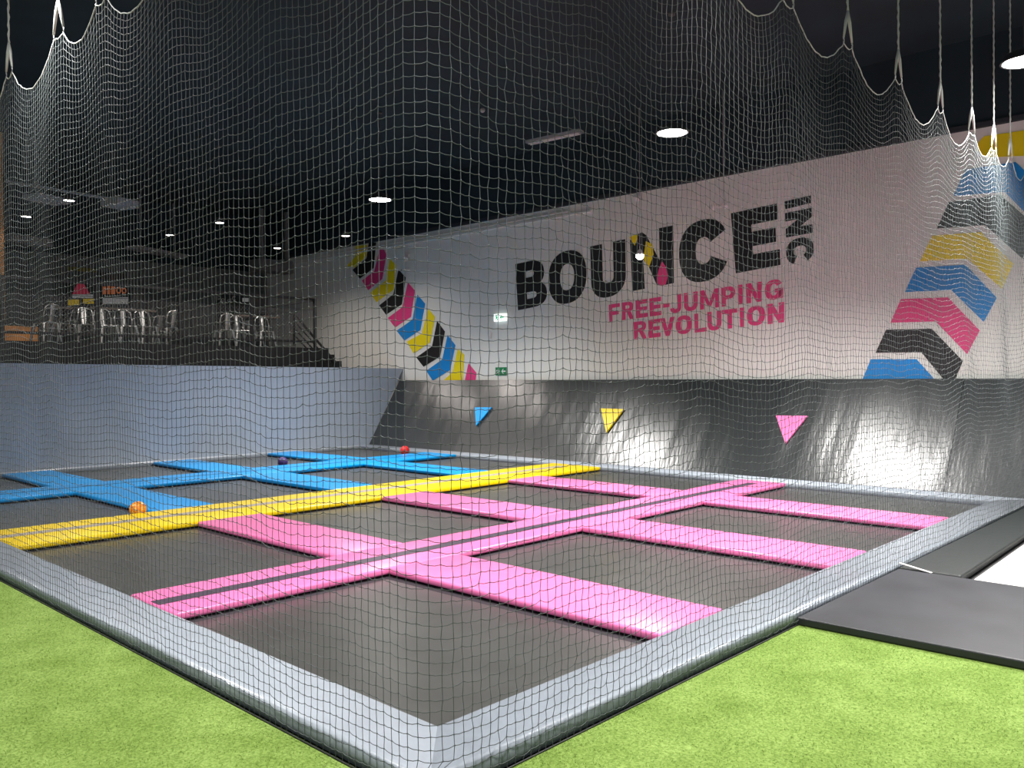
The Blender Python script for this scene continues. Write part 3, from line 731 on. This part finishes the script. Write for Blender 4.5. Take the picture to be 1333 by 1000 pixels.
# slow wander of the folds
def wav(x, seed):
    r = np.random.default_rng(seed); o = np.zeros_like(x)
    for k in range(5):
        L = r.uniform(1.1, 3.0); o += np.sin(2*PI*x/L+r.uniform(0, 2*PI))*r.uniform(.5, 1)
    return o/3
nodes = np.zeros((NC+1, NR+1, 3))
jit = rng.normal(0, 1, (NC+1, NR+1, 3))
jcol = rng.normal(0, 1, (NC+1,)); 
for j in range(NR+1):
    f = j/NR; z0 = ZB+(HZ-ZB)*f
    dec = math.exp(-(HZ-z0)/1.7)
    sig = .015+.22*(HZ-z0)
    if sig > CELL*.5:
        kk = np.exp(-.5*((S0[:, None]-S0[None, :])/sig)**2); kk /= kk.sum(1, keepdims=True); sgr = kk@sg
    else: sgr = sg
    env = math.sin(PI*min(1, f*1.0))**.5
    ds = .035*wav(S0+.1*z0, 11)*env + .012*wav(S0*1.9-.1*z0, 12)*env
    dn = (.035*wav(S0+.1*z0, 21)+.004*wav(S0*1.6-.1*z0, 22))*env
    dzw = .06*wav(S0*.9+.1*z0, 31)*env*(1-dec) + 0.014*wav(S0*2.3+.3*z0, 32)*env
    for i in range(NC+1):
        s = min(max(S0[i]+ds[i], 0), TOT)
        p, n = path(s)
        z = z0 - sgr[i]*dec + dzw[i] + jit[i, j, 2]*.0035
        if j == 0: z = ZB
        q = p + n*(dn[i]*.8+jit[i, j, 0]*.002)
        if j == 0: q = p
        # never cross the border pad
        q.x = q.x if s > LLEN+ARC else min(q.x, NP+.0+ (0 if z < .05 else .2))
        nodes[i, j] = (q.x, q.y, z)
nodes[:, 1:, :2] += jit[:, 1:, :2]*.0012
def cords(A, B_, rad):
    """three-sided cords from A[k] to B[k]"""
    d = B_-A; L = np.linalg.norm(d, axis=1, keepdims=True); d = d/np.maximum(L, 1e-6)
    ref = np.tile(np.array([[.31, .52, .8]]), (len(d), 1))
    ref = np.where(np.abs((d*ref).sum(1, keepdims=True)) > .9, np.array([[1., 0, 0]]), ref)
    u = np.cross(d, ref); u /= np.linalg.norm(u, axis=1, keepdims=True); v = np.cross(d, u)
    vs = []
    for P_ in (A, B_):
        for k in range(3):
            a = 2*PI*k/3; vs.append(P_+rad*(math.cos(a)*u+math.sin(a)*v))
    V = np.stack(vs, 1).reshape(-1, 3)
    base = (np.arange(len(A))*6)[:, None]
    Fq = np.concatenate([base+np.array([[k, (k+1) % 3, 3+(k+1) % 3, 3+k]]) for k in range(3)], 0)
    return V, Fq
n_ = nodes
# horizontals dip a little between knots
A = n_[:-1].reshape(-1, 3); B2 = n_[1:].reshape(-1, 3)
mid = (A+B2)/2; mid[:, 2] -= .0035
Va, Fa = cords(A, mid, .0019); Vb, Fb = cords(mid, B2, .0019)
Vc, Fc = cords(n_[:, :-1].reshape(-1, 3), n_[:, 1:].reshape(-1, 3), .0019)
# knots: small octahedra
Kc = n_.reshape(-1, 3); rk = .0052
offs = np.array([[1,0,0],[-1,0,0],[0,1,0],[0,-1,0],[0,0,1],[0,0,-1]])*rk
Vk = (Kc[:, None, :]+offs[None]).reshape(-1, 3)
oct_ = np.array([[0,2,4],[2,1,4],[1,3,4],[3,0,4],[2,0,5],[1,2,5],[3,1,5],[0,3,5]])
Fk = (np.arange(len(Kc))*6)[:, None, None]+oct_[None]; Fk = Fk.reshape(-1, 3)
Vall = np.concatenate([Va, Vb, Vc, Vk]); quads = np.concatenate([Fa, Fb+len(Va), Fc+len(Va)+len(Vb)]); trisf = Fk+len(Va)+len(Vb)+len(Vc)
me = bpy.data.meshes.new('netting')
me.vertices.add(len(Vall)); me.vertices.foreach_set('co', Vall.astype(np.float32).ravel())
nl = len(quads)*4+len(trisf)*3
me.loops.add(nl); me.loops.foreach_set('vertex_index', np.concatenate([quads.ravel(), trisf.ravel()]).astype(np.int32))
me.polygons.add(len(quads)+len(trisf))
ls = np.concatenate([np.arange(len(quads))*4, len(quads)*4+np.arange(len(trisf))*3]).astype(np.int32)
me.polygons.foreach_set('loop_start', ls)
me.update(calc_edges=True); me.validate()
me.materials.append(M['net'])
net = tag(empty('safety_net', (NP, NP, TURF)), 'tall dark knotted safety net hanging round the near corner of the court', 'net')
no = bpy.data.objects.new('netting', me); col.objects.link(no); no.parent = net; no.matrix_parent_inverse = net.matrix_world.inverted()
b = MB(); b.tube([tuple(q) for q in n_[:, NR]], .0045, 6); part(b, 'top_rope', M['rope'], net, smooth=True)
b = MB(); b.tube([tuple(q) for q in n_[:, 0]], .005, 6); part(b, 'bottom_rope', M['rail'], net, smooth=True)

# hangers
hl = ['off the left edge of the photo']*2 + ['at the left edge of the photo', 'second from the left edge of the photo', 'third from the left edge of the photo'] + ['above the top edge of the photo']*7 + \
     ['leftmost of the row at upper right', 'second of the row at upper right', 'third of the row at upper right', 'fourth of the row at upper right', 'fifth of the row at upper right', 'sixth of the row at upper right']
for k, s in enumerate(hang_s):
    idx = lambda ss: int(np.argmin(abs(S0-ss)))
    pa = Vector(n_[idx(s-HW), NR]); pb = Vector(n_[idx(s+HW), NR]); mid_ = (pa+pb)/2
    top = Vector((mid_.x, mid_.y, CEIL)); ap = Vector((mid_.x, mid_.y, HZ+.27))
    lb = 'pale net-hanging rope and forked strap ' + (hl[k] if k < len(hl) else 'beyond')
    t = tag(empty('net_hanger', tuple(top)), lb, 'rope', 'ropes holding up the safety net')
    # twisted rope: bulging rings
    n = 60; pts = [top.lerp(ap, i/n)+Vector((.0025*math.cos(i*2.2), .0025*math.sin(i*2.2), 0)) for i in range(n+1)]
    b = MB(); b.tube(pts, [.0065 if i % 2 else .0105 for i in range(n+1)], 6); part(b, 'rope', M['rope'], t, smooth=True)
    for q in (pa, pb):
        b = MB(); e = Vector((q.x, q.y, q.z+.045)); b.tube([ap, ap.lerp(e, .4)+Vector((0,0,.01)), e], [.009, .014, .008], 6); so = part(b, 'strap', M['rope'], t, smooth=True)
        b = MB(); rr = .016; cc = e-Vector((0,0,.024))
        dr = (pb-pa).normalized()
        b.tube([cc+dr*rr*.6*math.cos(a_)+Vector((0,0,rr*1.4*math.sin(a_))) for a_ in [2*PI*i/10 for i in range(11)]], .0035, 5, cap=False); part(b, 'hook', M['metal'], so, smooth=True)

# ------------------------------------------------------------------ world and view
w = bpy.data.worlds.new('world'); scene.world = w; w.use_nodes = True
w.node_tree.nodes['Background'].inputs['Color'].default_value = (.80, .86, 1, 1)
w.node_tree.nodes['Background'].inputs['Strength'].default_value = .2
vs_ = scene.view_settings
vs_.view_transform = 'Standard'; vs_.look = 'None'; vs_.gamma = 1; vs_.use_curve_mapping = False
vs_.exposure = .62
